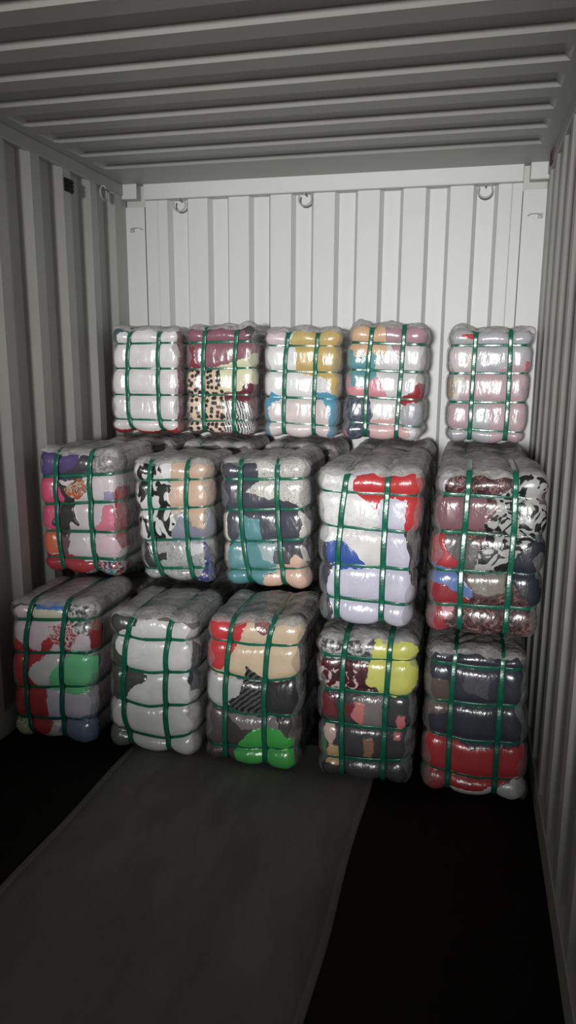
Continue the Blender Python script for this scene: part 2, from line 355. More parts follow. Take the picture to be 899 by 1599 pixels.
   ('plain',(0.786,0.186,0.09),'orange',[(-0.087,0.348),(0.068,0.364),(0.187,0.334),(0.226,0.171),(-0.107,0.151)]),
   ('plain',(0.421,0.042,0.054),'dark red',[(0.949,0.689),(1.007,0.719),(1.177,0.705),(1.158,0.248),(1.012,0.232),(0.944,0.316),(0.951,0.595)]),
   ('plain',(0.795,0.236,0.331),'pink',[(0.797,0.561),(0.914,0.574),(0.932,0.364),(0.726,0.351),(0.684,0.383),(0.791,0.455)]),
   ('plain',(0.39,0.363,0.549),'lilac',[(0.819,0.676),(0.922,0.679),(0.933,0.608),(0.814,0.598)]),
   ('plain',(0.833,0.607,0.676),'blush',[(0.686,0.306),(0.901,0.334),(1.029,0.223),(0.923,0.189),(0.686,0.188)]),
   ('plain',(0.461,0.051,0.061),'red',[(-0.109,0.131),(0.354,0.157),(0.532,0.111),(0.666,0.098),(0.645,0.017),(0.426,-0.085),(-0.134,-0.117)]),
   ('floral',(0.332,0.376,0.4),'multicoloured patterned',[(0.696,0.109),(1.124,0.125),(1.115,-0.077),(0.472,-0.093),(0.692,0.049)]),
   ('plain',(0.04,0.042,0.04),'black',[(0.238,0.747),(0.368,0.702),(0.45,0.618),(0.427,0.52),(0.494,0.41),(0.391,0.441),(0.337,0.321),(0.305,0.304),(0.178,0.403),(0.181,0.443),(0.291,0.496),(0.296,0.555),(0.346,0.614),(0.293,0.7)]),
   ('floral2',(0.72,0.16,0.088),'orange and green printed',[(0.337,0.691),(0.505,0.768),(0.614,0.756),(0.619,0.69),(0.494,0.614),(0.407,0.636)]),
  ]),
 'M2': dict(y=3.15,quad=[(-0.695,1.266),(-0.29,1.281),(-0.29,0.676),(-0.651,0.676)],
  hs=[[(-0.022,0.822),(1.055,0.844)],[(-0.019,0.582),(1.066,0.633)],[(-0.049,0.33),(1.062,0.384)],[(0.012,0.098),(1.043,0.15)]],
  vs=[[(0.256,0.987),(0.208,0.591),(0.223,0.265),(0.308,0.018)],[(0.714,1.0),(0.675,0.6),(0.682,0.281),(0.729,0.037)]],
  base=('floral3',(0.548,0.559,0.559),'grey floral'),patches=[
   ('plain',(0.857,0.857,0.857),'white',[(0.373,1.027),(0.547,1.026),(0.493,0.826),(0.392,0.826)]),
   ('plain',(0.275,0.29,0.367),'blue-grey',[(0.451,0.421),(0.643,0.563),(0.713,0.51),(0.902,0.47),(1.065,0.589),(1.165,0.591),(1.165,0.387),(0.656,0.345),(0.435,0.347)]),
   ('plain',(0.718,0.514,0.385),'beige',[(0.54,1.026),(1.165,1.025),(1.165,0.644),(0.908,0.604),(0.902,0.465),(0.755,0.475),(0.703,0.582),(0.469,0.591),(0.46,0.714),(0.507,0.822)]),
   ('leaf',(0.745,0.745,0.745),'black and white printed',[(-0.08,1.028),(0.373,1.027),(0.407,0.83),(0.505,0.804),(0.466,0.705),(0.469,0.596),(0.533,0.488),(0.465,0.413),(0.443,0.352),(-0.119,0.339),(-0.111,0.538),(-0.127,0.771)]),
   ('plain',(0.786,0.786,0.822),'white satin',[(0.655,0.335),(0.897,0.334),(0.894,0.27),(0.709,0.236)]),
   ('spots',(0.063,0.074,0.254),'navy and white spotted',[(0.897,0.343),(1.001,0.301),(1.165,0.162),(1.165,-0.003),(0.739,-0.004),(0.92,0.152)]),
   ('plain',(0.04,0.042,0.047),'black',[(0.066,0.317),(0.143,0.31),(0.176,0.216),(0.384,0.243),(0.382,0.196),(0.282,0.183),(0.208,0.109),(0.128,0.115),(0.08,0.213)]),
  ]),
 'M3': dict(y=3.17,quad=[(-0.263,1.28),(0.161,1.301),(0.174,0.676),(-0.241,0.676)],
  hs=[[(-0.012,0.838),(0.998,0.845)],[(0.014,0.601),(0.995,0.623)],[(0.003,0.349),(1.005,0.398)],[(0.009,0.128),(1.009,0.184)]],
  vs=[[(0.252,0.989),(0.233,0.668),(0.252,0.34),(0.324,0.008)],[(0.66,0.994),(0.649,0.673),(0.669,0.353),(0.713,-0.0)]],
  base=('plain',(0.071,0.074,0.1),'dark navy'),patches=[
   ('fur',(0.74,0.706,0.68),'silver furry',[(0.396,1.041),(1.129,1.033),(1.127,0.661),(0.902,0.627),(0.863,0.666),(0.677,0.7),(0.556,0.699),(0.314,0.751),(0.453,0.825),(0.457,0.906)]),
   ('plain',(0.129,0.342,0.374),'teal',[(0.248,0.565),(0.44,0.532),(0.46,0.365),(0.584,0.36),(0.634,0.222),(0.631,0.147),(0.477,0.121),(0.456,-0.043),(-0.061,-0.053),(0.02,0.284),(0.196,0.385)]),
   ('plain',(0.79,0.706,0.593),'cream',[(-0.059,0.569),(0.041,0.585),(0.043,0.419),(0.083,0.372),(0.046,0.352),(0.063,0.295),(0.029,0.207),(-0.086,0.202)]),
   ('plain',(0.446,0.555,0.566),'pale teal',[(0.431,0.345),(0.639,0.361),(0.585,0.21),(0.482,0.244)]),
   ('plain',(0.824,0.556,0.44),'peach',[(0.633,0.203),(0.786,0.237),(0.841,0.285),(0.962,0.235),(1.124,0.178),(1.122,-0.043),(0.736,-0.055),(0.464,-0.014),(0.49,0.093),(0.631,0.137)]),
   ('plain',(0.701,0.675,0.636),'white',[(0.895,0.604),(0.981,0.588),(1.099,0.519),(1.099,0.429),(0.884,0.405),(0.94,0.506)]),
   ('plain',(0.701,0.675,0.636),'white',[(0.91,0.352),(0.991,0.336),(1.097,0.231),(0.949,0.239)]),
   ('plain',(0.108,0.1,0.116),'charcoal',[(0.609,0.286),(0.68,0.353),(0.786,0.256),(0.771,0.209),(0.606,0.211)]),
  ]),
 'M4': dict(y=2.77,quad=[(0.277,1.314),(0.695,1.32),(0.663,0.676),(0.296,0.676)],
  hs=[[(-0.004,0.856),(1.01,0.842)],[(-0.01,0.645),(1.012,0.618)],[(-0.017,0.4),(0.986,0.39)],[(-0.009,0.187),(0.984,0.165)]],
  vs=[[(0.292,1.005),(0.238,0.697),(0.206,0.434),(0.199,0.065)],[(0.669,0.994),(0.664,0.667),(0.666,0.408),(0.678,0.035)]],
  base=('plain',(0.676,0.663,0.801),'lavender'),patches=[
   ('plain',(0.8,0.786,0.772),'white',[(0.282,0.551),(0.458,0.617),(0.65,0.589),(0.667,0.395),(0.499,0.388),(0.382,0.484)]),
   ('lace',(0.857,0.857,0.857),'white lace',[(-0.078,1.033),(0.246,1.038),(0.351,0.972),(0.368,0.854),(0.473,0.831),(0.582,0.775),(0.617,0.657),(0.458,0.626),(0.24,0.562),(0.044,0.541),(-0.098,0.547)]),
   ('plain',(0.61,0.047,0.054),'red',[(0.353,0.913),(0.377,0.964),(0.54,1.001),(0.813,1.021),(1.056,1.033),(1.107,0.863),(1.103,0.738),(1.093,0.637),(0.859,0.626),(0.861,0.824),(0.604,0.826),(0.569,0.762),(0.461,0.823),(0.361,0.854)]),
   ('plain',(0.055,0.118,0.435),'blue',[(0.086,0.535),(0.254,0.554),(0.367,0.492),(0.499,0.388),(0.243,0.375),(0.084,0.393)]),
   ('plain',(0.071,0.074,0.1),'dark navy',[(-0.098,0.555),(0.086,0.526),(0.084,0.411),(0.142,0.396),(0.068,0.249),(0.081,0.177),(0.157,0.09),(0.094,-0.014),(-0.126,-0.026)]),
   ('plain',(0.065,0.057,0.054),'dark brown',[(0.86,0.622),(1.093,0.637),(1.152,0.297),(1.007,0.291),(0.941,0.462)]),
  ]),
 'M5': dict(y=2.77,quad=[(0.734,1.323),(1.136,1.333),(1.14,0.676),(0.718,0.676)],
  hs=[[(-0.005,0.86),(1.017,0.842)],[(-0.0,0.636),(1.04,0.626)],[(0.011,0.401),(1.063,0.406)],[(-0.0,0.189),(1.058,0.203)]],
  vs=[[(0.301,1.02),(0.297,0.733),(0.288,0.42),(0.311,-0.033)],[(0.711,1.006),(0.729,0.656),(0.718,0.392),(0.713,-0.007)]],
  base=('floral4',(0.122,0.063,0.068),'maroon printed'),patches=[
   ('plain',(0.545,0.523,0.593),'pale lilac',[(-0.071,1.026),(0.146,1.027),(0.088,0.94),(0.056,0.869),(-0.053,0.868)]),
   ('satin',(0.257,0.125,0.149),'rose satin',[(-0.105,0.84),(0.46,0.841),(0.493,0.659),(-0.084,0.648)]),
   ('plain',(0.139,0.129,0.125),'charcoal',[(0.124,0.613),(0.3,0.609),(0.413,0.541),(0.4,0.415),(0.24,0.418),(0.154,0.524)]),
   ('plain',(0.495,0.045,0.054),'red',[(-0.079,0.607),(0.096,0.626),(0.149,0.514),(0.248,0.464),(0.212,0.421),(-0.062,0.452)]),
   ('plain',(0.145,0.225,0.504),'blue',[(-0.06,0.434),(0.214,0.408),(0.4,0.288),(0.392,0.237),(0.157,0.314),(-0.05,0.332)]),
   ('plain',(0.343,0.034,0.042),'dark red',[(-0.05,0.332),(0.157,0.314),(0.283,0.264),(0.38,0.232),(0.277,0.194),(-0.036,0.202)]),
   ('plain',(0.394,0.045,0.06),'red',[(-0.089,0.189),(0.142,0.192),(0.185,0.044),(0.071,-0.039),(-0.064,-0.048)]),
   ('plain',(0.809,0.374,0.435),'pink',[(0.131,0.173),(0.258,0.18),(0.178,0.105)]),
   ('plain',(0.266,0.231,0.211),'grey',[(0.351,0.381),(0.672,0.395),(0.683,0.292),(0.495,0.265),(0.399,0.297)]),
   ('plain',(0.027,0.032,0.048),'navy',[(0.734,0.49),(0.903,0.592),(1.121,0.701),(1.17,0.227),(0.968,0.217),(0.832,0.29),(0.746,0.376)]),
   ('zebra',(0.482,0.482,0.466),'black and white printed',[(0.732,0.985),(0.961,1.008),(1.1,0.893),(1.121,0.701),(0.902,0.605),(0.757,0.518),(0.69,0.409),(0.414,0.414),(0.44,0.542),(0.517,0.562),(0.477,0.685),(0.598,0.783),(0.538,0.851),(0.716,0.896)]),  # print's white greyed to stand for the light falling off at lower right
  ]),
 'B1': dict(y=2.75,quad=[(-1.114,0.667),(-0.681,0.698),(-0.727,0.004),(-1.14,0.004)],
  hs=[[(-0.013,0.858),(1.003,0.875)],[(-0.028,0.619),(0.988,0.65)],[(-0.022,0.362),(0.986,0.423)],[(-0.027,0.146),(0.992,0.186)]],
  vs=[[(0.271,1.011),(0.209,0.73),(0.19,0.461),(0.208,0.186),(0.268,0.033)],[(0.675,1.006),(0.627,0.742),(0.621,0.437),(0.63,0.215),(0.653,0.072)]],
  base=('plain',(0.844,0.721,0.782),'pale pink'),patches=[
   ('plain',(0.134,0.147,0.139),'dark grey-green',[(-0.082,1.043),(0.308,1.045),(0.292,0.977),(0.132,0.966),(0.012,0.912),(-0.091,0.91)]),
   ('plain',(0.841,0.688,0.74),'pink',[(-0.092,0.901),(0.013,0.921),(0.132,0.971),(0.248,0.976),(0.229,0.858),(-0.095,0.852)]),
   ('plain',(0.85,0.827,0.642),'cream',[(0.305,0.942),(0.646,0.934),(0.639,0.866),(0.288,0.868)]),
   ('plain',(0.076,0.24,0.68),'blue',[(0.315,1.02),(0.696,1.022),(0.675,0.94),(0.326,0.947)]),
   ('net',(0.857,0.857,0.857),'silver and black',[(0.703,1.022),(1.115,1.025),(1.12,0.895),(0.968,0.876),(0.971,0.777),(0.717,0.787)]),
   ('plain',(0.783,0.752,0.845),'lavender',[(0.434,0.37),(1.109,0.406),(1.115,0.23),(0.657,0.159),(0.452,0.162)]),
   ('plain',(0.601,0.054,0.064),'red',[(-0.104,0.73),(0.09,0.718),(0.206,0.668),(0.382,0.628),(0.399,0.71),(0.487,0.756),(0.53,0.705),(0.381,0.594),(0.32,0.548),(0.245,0.535),(0.227,0.453),(0.33,0.386),(0.434,0.365),(0.46,0.158),(0.513,0.134),(0.458,0.057),(0.303,0.04),(0.199,0.149),(0.03,0.183),(-0.033,0.179),(-0.141,0.209)]),
   ('plain',(0.857,0.857,0.857),'white',[(0.22,0.471),(0.276,0.546),(0.41,0.587),(0.587,0.698),(0.659,0.579),(0.527,0.521),(0.465,0.389),(0.33,0.391)]),
   ('spotred',(0.842,0.704,0.741),'red and white printed',[(0.488,0.825),(0.717,0.838),(0.802,0.772),(0.688,0.649),(0.515,0.722)]),
   ('plain',(0.229,0.818,0.389),'mint green',[(0.644,0.596),(0.774,0.67),(0.832,0.629),(0.974,0.626),(1.087,0.621),(1.094,0.422),(0.863,0.376),(0.717,0.367),(0.462,0.386),(0.512,0.503)]),
   ('plain',(0.347,0.041,0.05),'dark red',[(0.942,0.793),(1.01,0.861),(1.121,0.863),(1.128,0.665),(0.973,0.676)]),
   ('floral5',(0.776,0.776,0.45),'yellow floral',[(-0.147,0.128),(0.151,0.136),(0.259,0.041),(0.221,-0.047),(-0.162,-0.08)]),
   ('satin',(0.235,0.304,0.458),'blue-grey crumpled',[(0.657,0.163),(0.954,0.219),(1.101,0.211),(1.108,0.001),(0.717,-0.005),(0.596,0.095)]),
  ]),
 'B2': dict(y=2.75,quad=[(-0.627,0.659),(-0.226,0.664),(-0.234,0.004),(-0.66,0.004)],
  hs=[[(-0.006,0.835),(0.4,0.815),(1.011,0.84)],[(-0.005,0.611),(0.468,0.585),(1.008,0.627)],[(-0.004,0.383),(0.467,0.343),(1.005,0.4)],[(-0.003,0.177),(0.261,0.145),(0.655,0.125),(1.002,0.188)]],
  vs=[[(0.296,0.992),(0.212,0.804),(0.178,0.483),(0.196,0.265),(0.268,0.092)],[(0.733,1.012),(0.667,0.728),(0.656,0.301),(0.695,0.049)]],
  base=('plain',(0.857,0.857,0.857),'white'),patches=[
   ('plain',(0.857,0.857,0.857),'bright white',[(0.051,0.739),(0.093,0.84),(0.372,0.979),(0.43,0.723),(0.372,0.69),(0.177,0.687)]),
   ('plain',(0.077,0.095,0.077),'dark olive',[(-0.093,1.025),(0.331,1.011),(0.317,0.918),(0.107,0.857),(0.065,0.744),(0.177,0.674),(0.233,0.6),(0.44,0.57),(0.454,0.545),(0.289,0.482),(0.205,0.398),(0.08,0.376),(-0.088,0.385)]),
   ('plain',(0.231,0.186,0.17),'taupe',[(0.317,1.043),(1.121,1.046),(1.119,0.917),(0.965,0.921),(0.879,0.966),(0.689,0.969),(0.525,0.978),(0.372,0.969)]),
   ('plain',(0.048,0.053,0.073),'navy',[(1.011,0.838),(1.116,0.786),(1.112,0.496),(0.966,0.501),(0.911,0.565),(0.961,0.616)]),
   ('plain',(0.199,0.234,0.205),'grey-green',[(-0.087,0.206),(0.192,0.175),(0.268,0.06),(0.247,-0.0),(-0.086,-0.031)]),
  ]),
 'B3': dict(y=2.75,quad=[(-0.18,0.671),(0.244,0.695),(0.214,0.004),(-0.204,0.004)],
  hs=[[(0.004,0.851),(0.448,0.827),(0.976,0.833)],[(0.003,0.645),(0.624,0.59),(0.979,0.64)],[(0.009,0.417),(0.404,0.365),(0.988,0.383)],[(0.003,0.124),(0.486,0.136),(1.0,0.168)]],
  vs=[[(0.278,0.997),(0.246,0.807),(0.222,0.559),(0.235,0.069)],[(0.689,1.002),(0.642,0.82),(0.623,0.493),(0.664,0.078)]],
  base=('plain',(0.092,0.072,0.074),'dark brown'),patches=[
   ('plain',(0.154,0.112,0.126),'plum',[(-0.09,0.397),(0.209,0.365),(0.212,0.104),(-0.082,0.079)]),
   ('plain',(0.663,0.663,0.663),'pale grey',[(-0.095,0.634),(0.255,0.601),(0.427,0.588),(0.383,0.506),(0.316,0.467),(0.215,0.384),(0.052,0.415),(-0.091,0.452)]),
   ('plain',(0.044,0.044,0.048),'black',[(0.61,0.597),(0.953,0.638),(1.096,0.653),(1.12,0.393),(0.625,0.352)]),
   ('satin',(0.293,0.284,0.284),'silver',[(0.251,0.359),(0.76,0.37),(0.779,0.301),(0.409,0.27)]),
   ('plain',(0.831,0.651,0.454),'beige',[(0.437,1.043),(1.11,1.055),(1.12,0.942),(0.976,0.831),(1.015,0.683),(0.915,0.624),(0.731,0.598),(0.596,0.609),(0.456,0.685),(0.433,0.61),(0.254,0.61),(-0.095,0.643),(-0.096,0.67),(0.183,0.664),(0.275,0.764),(0.365,0.871)]),
   ('plain',(0.727,0.057,0.067),'red',[(-0.104,1.033),(0.463,1.035),(0.352,0.862),(0.262,0.764),(0.183,0.662),(0.114,0.665),(-0.097,0.706)]),
   ('floral4',(0.439,0.178,0.166),'maroon printed',[(0.504,1.027),(0.687,1.031),(0.694,0.931),(0.578,0.899),(0.508,0.943)]),
   ('stripes2',(0.126,0.126,0.132),'black striped',[(0.442,0.689),(0.595,0.613),(0.632,0.357),(0.46,0.364),(0.319,0.404),(0.261,0.445),(0.384,0.497),(0.419,0.605)]),
   ('plain',(0.09,0.594,0.117),'bright green',[(0.521,0.265),(0.63,0.286),(0.793,0.293),(0.879,0.238),(0.987,0.237),(1.017,0.046),(0.899,-0.019),(0.759,0.005),(0.659,0.041),(0.494,-0.001),(0.364,0.043),(0.344,0.106),(0.413,0.185)]),
  ]),
 'B4': dict(y=2.75,quad=[(0.285,0.641),(0.699,0.664),(0.689,0.004),(0.308,0.004)],
  hs=[[(0.002,0.865),(0.513,0.847),(1.007,0.847)],[(0.001,0.632),(0.659,0.621),(1.001,0.62)],[(0.008,0.402),(0.684,0.39),(1.007,0.402)],[(0.007,0.159),(0.681,0.171),(0.998,0.198)]],
  vs=[[(0.32,1.072),(0.28,0.834),(0.258,0.486),(0.262,0.071)],[(0.738,1.037),(0.721,0.742),(0.706,0.513),(0.701,0.065)]],
  base=('plain',(0.071,0.071,0.079),'charcoal'),patches=[
   ('net',(0.697,0.697,0.712),'black and white lace',[(-0.102,1.034),(0.347,1.063),(0.588,0.998),(0.553,0.853),(0.294,0.843),(-0.111,0.847)]),
   ('spotred2',(0.689,0.619,0.632),'maroon and white floral',[(-0.112,0.828),(0.527,0.825),(0.504,0.686),(0.63,0.633),(0.477,0.62),(-0.123,0.618)]),
   ('satin',(0.29,0.257,0.257),'grey',[(0.422,0.599),(0.673,0.603),(0.684,0.39),(0.454,0.385)]),
   ('plain',(0.201,0.034,0.045),'maroon',[(0.022,0.597),(0.166,0.595),(0.229,0.451),(0.025,0.463)]),
   ('plain',(0.201,0.034,0.045),'maroon',[(0.287,0.545),(0.394,0.555),(0.412,0.475),(0.287,0.464)]),
   ('plain',(0.796,0.263,0.248),'coral pink',[(0.367,0.455),(0.415,0.561),(0.496,0.547),(0.471,0.41)]),
   ('plain',(0.829,0.608,0.508),'pale pink',[(0.06,0.397),(0.177,0.4),(0.199,0.32),(0.146,0.262),(0.072,0.306)]),
   ('plain',(0.091,0.262,0.116),'green',[(0.012,0.306),(0.101,0.284),(0.052,0.147)]),
   ('plain',(0.768,0.517,0.267),'tan',[(0.131,0.266),(0.243,0.226),(0.242,0.114),(0.09,0.131)]),
   ('plain',(0.384,0.217,0.134),'brown',[(0.5,0.312),(0.604,0.324),(0.58,0.189),(0.503,0.207)]),
   ('plain',(0.795,0.25,0.25),'pink',[(0.831,0.483),(0.905,0.492),(0.916,0.413),(0.839,0.402)]),
   ('plain',(0.795,0.25,0.25),'pink',[(0.81,0.38),(0.872,0.38),(0.864,0.345),(0.812,0.341)]),
   ('plain',(0.826,0.84,0.197),'lime yellow',[(0.614,1.007),(0.707,1.005),(0.97,0.973),(1.078,0.924),(1.099,0.714),(0.919,0.629),(0.728,0.613),(0.658,0.625),(0.615,0.672),(0.51,0.694),(0.554,0.844),(0.59,0.944)]),
  ]),
 'B5': dict(y=2.75,quad=[(0.728,0.633),(1.109,0.635),(1.14,0.004),(0.73,0.004)],
  hs=[[(-0.009,0.899),(0.483,0.884),(1.003,0.893)],[(-0.031,0.641),(0.495,0.638),(1.011,0.657)],[(-0.018,0.422),(0.433,0.386),(1.018,0.41)],[(-0.011,0.183),(0.517,0.142),(1.018,0.169)]],
  vs=[[(0.31,1.053),(0.281,0.882),(0.265,0.626),(0.258,0.036)],[(0.764,1.059),(0.742,0.712),(0.719,0.354),(0.702,0.038)]],
  base=('plain',(0.048,0.053,0.073),'charcoal navy'),patches=[
   ('plain',(0.167,0.122,0.099),'brown',[(-0.118,0.795),(0.234,0.788),(0.263,0.58),(-0.101,0.531)]),
   ('plain',(0.11,0.11,0.13),'dark grey',[(0.395,0.859),(0.641,0.845),(0.611,0.692),(0.386,0.737)]),
   ('plain',(0.601,0.054,0.064),'red',[(-0.094,0.421),(0.043,0.417),(0.33,0.383),(0.48,0.333),(0.711,0.363),(0.969,0.386),(1.11,0.398),(1.114,0.255),(0.933,0.186),(0.735,0.11),(0.565,0.051),(0.301,0.06),(0.231,0.141),(-0.078,0.166)]),
   ('plain',(0.493,0.084,0.102),'raspberry',[(-0.078,0.16),(0.231,0.141),(0.266,0.026),(0.159,-0.05),(-0.064,-0.073)]),
   ('plain',(0.852,0.813,0.79),'white',[(0.279,0.06),(0.565,0.045),(0.692,0.106),(0.713,-0.057),(0.367,-0.094)]),
   ('plain',(0.856,0.856,0.842),'white',[(0.722,0.093),(0.933,0.181),(1.116,0.173),(1.122,-0.067),(0.871,-0.094),(0.718,0.007)]),
  ]),
}

# ------------------------------------------------------------ bales
class Bale:
    """a strapped pillow-like block; every surface point is addressed by unrolled coordinates (U, V):
    U in 0..1 across the front (beyond that it runs back along the sides), V in 0..1 up the front (beyond 1 over the top)"""
    def __init__(s, quad, hs, vs, y, depth, seed):
        s.q = [np.array(p, float) for p in quad]; TL, TR, BR, BL = s.q
        s.w = .5 * ((TR - TL)[0] + (BR - BL)[0]); s.h = .5 * ((TL - BL)[1] + (TR - BR)[1])
        s.d = depth; s.y = y; s.hs = hs; s.vs = vs
        s.o = np.array([(BL + BR)[0] / 2, y + depth / 2, min(BL[1], BR[1])])
        r = np.random.RandomState(seed)
        s.ph = r.uniform(0, 6.28, (14, 4)); s.fr = r.uniform(6, 30, (14, 3)) * r.choice([-1, 1], (14, 3)); s.r = .062
    def lump(s, P, f=1.0):
        a = 0
        for k in range(14):
            w = s.fr[k] * f; a = a + np.sin(P @ w + s.ph[k, 0]) / (4 + np.abs(w).max() / f * .3)
        return a / 2.2
    def vk(s, k, U):
        h = s.hs[k]; return np.interp(np.clip(U, 0, 1), [p[0] for p in h], [p[1] for p in h])
    def uk(s, k, V):
        h = sorted([(p[1], p[0]) for p in s.vs[k]]); return np.interp(np.clip(V, 0, 1), [p[0] for p in h], [p[1] for p in h])
    def pos(s, U, V, off=0., pinch=1., groove=1., lump=1.):
        U = np.asarray(U, float); V = np.asarray(V, float); U, V = np.broadcast_arrays(U, V)
        w, h, d = s.w, s.h, s.d; a, b, c = w / 2, d / 2, h / 2
        uc, vc = np.clip(U, 0, 1), np.clip(V, 0, 1)
        back = np.maximum(0, np.maximum(-U, U - 1)) * w + np.maximum(0, np.maximum(-V, V - 1)) * h
        P = np.stack([uc * w - a, -b + np.minimum(back, d), vc * h - c], -1)
        r = s.r; q = np.clip(P, [-(a - r), -(b - r), -(c - r)], [a - r, b - r, c - r])
        n = P - q; n = n / np.maximum(np.linalg.norm(n, axis=-1, keepdims=True), 1e-9)
        P = q + n * r
        hor = np.sqrt(n[..., 0] ** 2 + n[..., 1] ** 2); ver = np.sqrt(n[..., 1] ** 2 + n[..., 2] ** 2)
        vks = [np.full(U.shape, -.10)] + [s.vk(k, U) for k in sorted(range(len(s.hs)), key=lambda k: s.hs[k][0][1])] + [np.full(U.shape, 1.10)]
        disp = np.zeros(U.shape)
        for i in range(len(vks) - 1):
            lo, hi = vks[i], vks[i + 1]; t = (vc - lo) / np.maximum(hi - lo, 1e-3)
            m = (t >= 0) & (t < 1); e = np.abs(2 * t - 1)
            amp = np.clip((hi - lo) / .22, .55, 1) * .021
            disp = np.where(m, disp - amp * e ** 4.5 * hor * pinch, disp)
        for k in range(len(s.vs)):
            dx = np.abs(uc - s.uk(k, vc)) * w
            topk = np.abs(n[..., 2])
            disp = disp - groove * ver * ((.007 + .010 * topk) * np.exp(-(dx / .015) ** 1.5) + (.004 + .008 * topk) * np.exp(-(dx / .045) ** 2))
        nr = s.lump(P) * .010 + s.lump(P, 2.4) * .003
        disp = disp + nr * lump
        P = P + n * (disp + off)[..., None]
        uu = P[..., 0] / w + .5; vv = P[..., 2] / h + .5
        TL, TR, BR, BL = s.q
        X = (1 - uu) * (1 - vv) * BL[0] + uu * (1 - vv) * BR[0] + uu * vv * TR[0] + (1 - uu) * vv * TL[0]
        Z = (1 - uu) * (1 - vv) * BL[1] + uu * (1 - vv) * BR[1] + uu * vv * TR[1] + (1 - uu) * vv * TL[1]
        return np.stack([X, s.y + b + P[..., 1], Z], -1) - s.o, n
    # sample lines in U and V
    def ulines(s, du=.0085, side=None):
        side = s.d if side is None else side
        f = np.linspace(0, 1, int(s.w / du) + 1)
        a = np.concatenate([np.arange(.012, min(.085, side), .012), np.arange(.085, side, .04)]) / s.w
        a = np.append(a, side / s.w)
        return np.concatenate([-a[::-1], f, 1 + a])
    def vlines(s, dv=.0085): return np.linspace(0, 1, int(s.h / dv) + 1)
    def tlines(s, depth=None):
        dd = s.d if depth is None else depth
        a = np.concatenate([np.arange(0, min(.09, dd), .012), np.arange(.09, dd, .025)])
        return 1 + np.append(a, dd) / s.h
    def body(s):
        bm = bmesh.new()
        def grid(U, V, flip=False):
            P, n = s.pos(U[:, None], V[None, :]); g = [[bm.verts.new(p) for p in row] for row in P]
            for i in range(len(U) - 1):
                for j in range(len(V) - 1):
                    bm.faces.new([g[i][j], g[i + 1][j], g[i + 1][j + 1], g[i][j + 1]])
        U = s.ulines(); V = s.vlines(); F = U[(U >= -1e-9) & (U <= 1 + 1e-9)]
        grid(U, V); grid(F, s.tlines()); grid(F, 1 - s.tlines()[::-1])
        bmesh.ops.remove_doubles(bm, verts=bm.verts, dist=2e-4)
        eds = [e for e in bm.edges if e.is_boundary]
        bmesh.ops.holes_fill(bm, edges=eds, sides=0)
        bmesh.ops.recalc_face_normals(bm, faces=bm.faces)
        return bm
    def cut(s, U, V, sd, off, **kw):
        """the part of the (U, V) grid where sd < 0, with a clean interpolated outline"""
        bm = bmesh.new(); P, n = s.pos(U[:, None], V[None, :], off, **kw)
        vert = {}; norm = {}
        def vat(i, j):
            k = (i, j)
            if k not in vert: vert[k] = bm.verts.new(P[i, j]); norm[vert[k]] = n[i, j]
            return vert[k]
        def edge(a, b):
            k = (a, b) if a < b else (b, a)
            if k not in vert:
                (i0, j0), (i1, j1) = k; d0, d1 = sd[i0, j0], sd[i1, j1]; t = min(max(d0 / (d0 - d1), .02), .98)
                vert[k] = bm.verts.new(P[i0, j0] * (1 - t) + P[i1, j1] * t); norm[vert[k]] = n[i0, j0] * (1 - t) + n[i1, j1] * t
            return vert[k]
        ins = sd < 0
        for i in range(len(U) - 1):
            for j in range(len(V) - 1):
                cs = [(i, j), (i + 1, j), (i + 1, j + 1), (i, j + 1)]; c = [bool(ins[q]) for q in cs]
                if not any(c): continue
                f = []
                for k in range(4):
                    a, b = cs[k], cs[(k + 1) % 4]
                    if c[k]: f.append(vat(*a))
                    if c[k] != c[(k + 1) % 4]: f.append(edge(a, b))
                if len(f) >= 3:
                    try: bm.faces.new(f)
                    except ValueError: pass
        return bm, norm
    def patch(s, poly, level, rag):
        U = s.ulines(.007, .11); V = np.concatenate([1 - s.tlines(.05)[:0:-1], s.vlines(.007), s.tlines(.10)[1:]])
        uu, vv = np.meshgrid(U, V, indexing='ij')
        pts = np.array(poly, float) * [s.w, s.h]; X = np.stack([uu * s.w, vv * s.h], -1)
        dist = np.full(uu.shape, 9.); inside = np.zeros(uu.shape, bool)
        for i in range(len(pts)):
            A, B = pts[i], pts[(i + 1) % len(pts)]; d = B - A
            t = np.clip(((X - A) @ d) / max(d @ d, 1e-9), 0, 1)
            dist = np.minimum(dist, np.linalg.norm(X - A - t[..., None] * d, axis=-1))
            c = ((A[1] > X[..., 1]) != (B[1] > X[..., 1]))
            with np.errstate(divide='ignore', invalid='ignore'):
                xi = A[0] + (X[..., 1] - A[1]) / (B[1] - A[1] if B[1] != A[1] else 1e-9) * d[0]
            inside ^= c & (X[..., 0] < xi)
        sd = np.where(inside, -dist, dist) - .003
        sd = sd + .0035 * np.sin(X[..., 0] * 95 + rag) * np.sin(X[..., 1] * 80 + rag * 2.3) + .002 * np.sin(X[..., 0] * 210 + X[..., 1] * 170 + rag)
        corner = ((uu < 0) | (uu > 1)) & ((vv > 1) | (vv < 0))
        sd = np.where(corner, .01, sd)
        sd = np.where(np.abs(sd) < 1e-5, 1e-5, sd)
        bm, norm = s.cut(U, V, sd, .0016 + .0006 * level)
        if not bm.faces: bm.free(); return None
        eds = [e for e in bm.edges if e.is_boundary]
        r = bmesh.ops.extrude_edge_only(bm, edges=eds)
        src = {}
        for v in [g for g in r['geom'] if isinstance(g, bmesh.types.BMVert)]:
            best = None
            for e in v.link_edges:
                o_ = e.other_vert(v)
                if o_ in norm and (o_.co - v.co).length < 1e-7: best = o_
            if best is not None: v.co -= Vector(norm[best]) * (.0035 + .0006 * level)
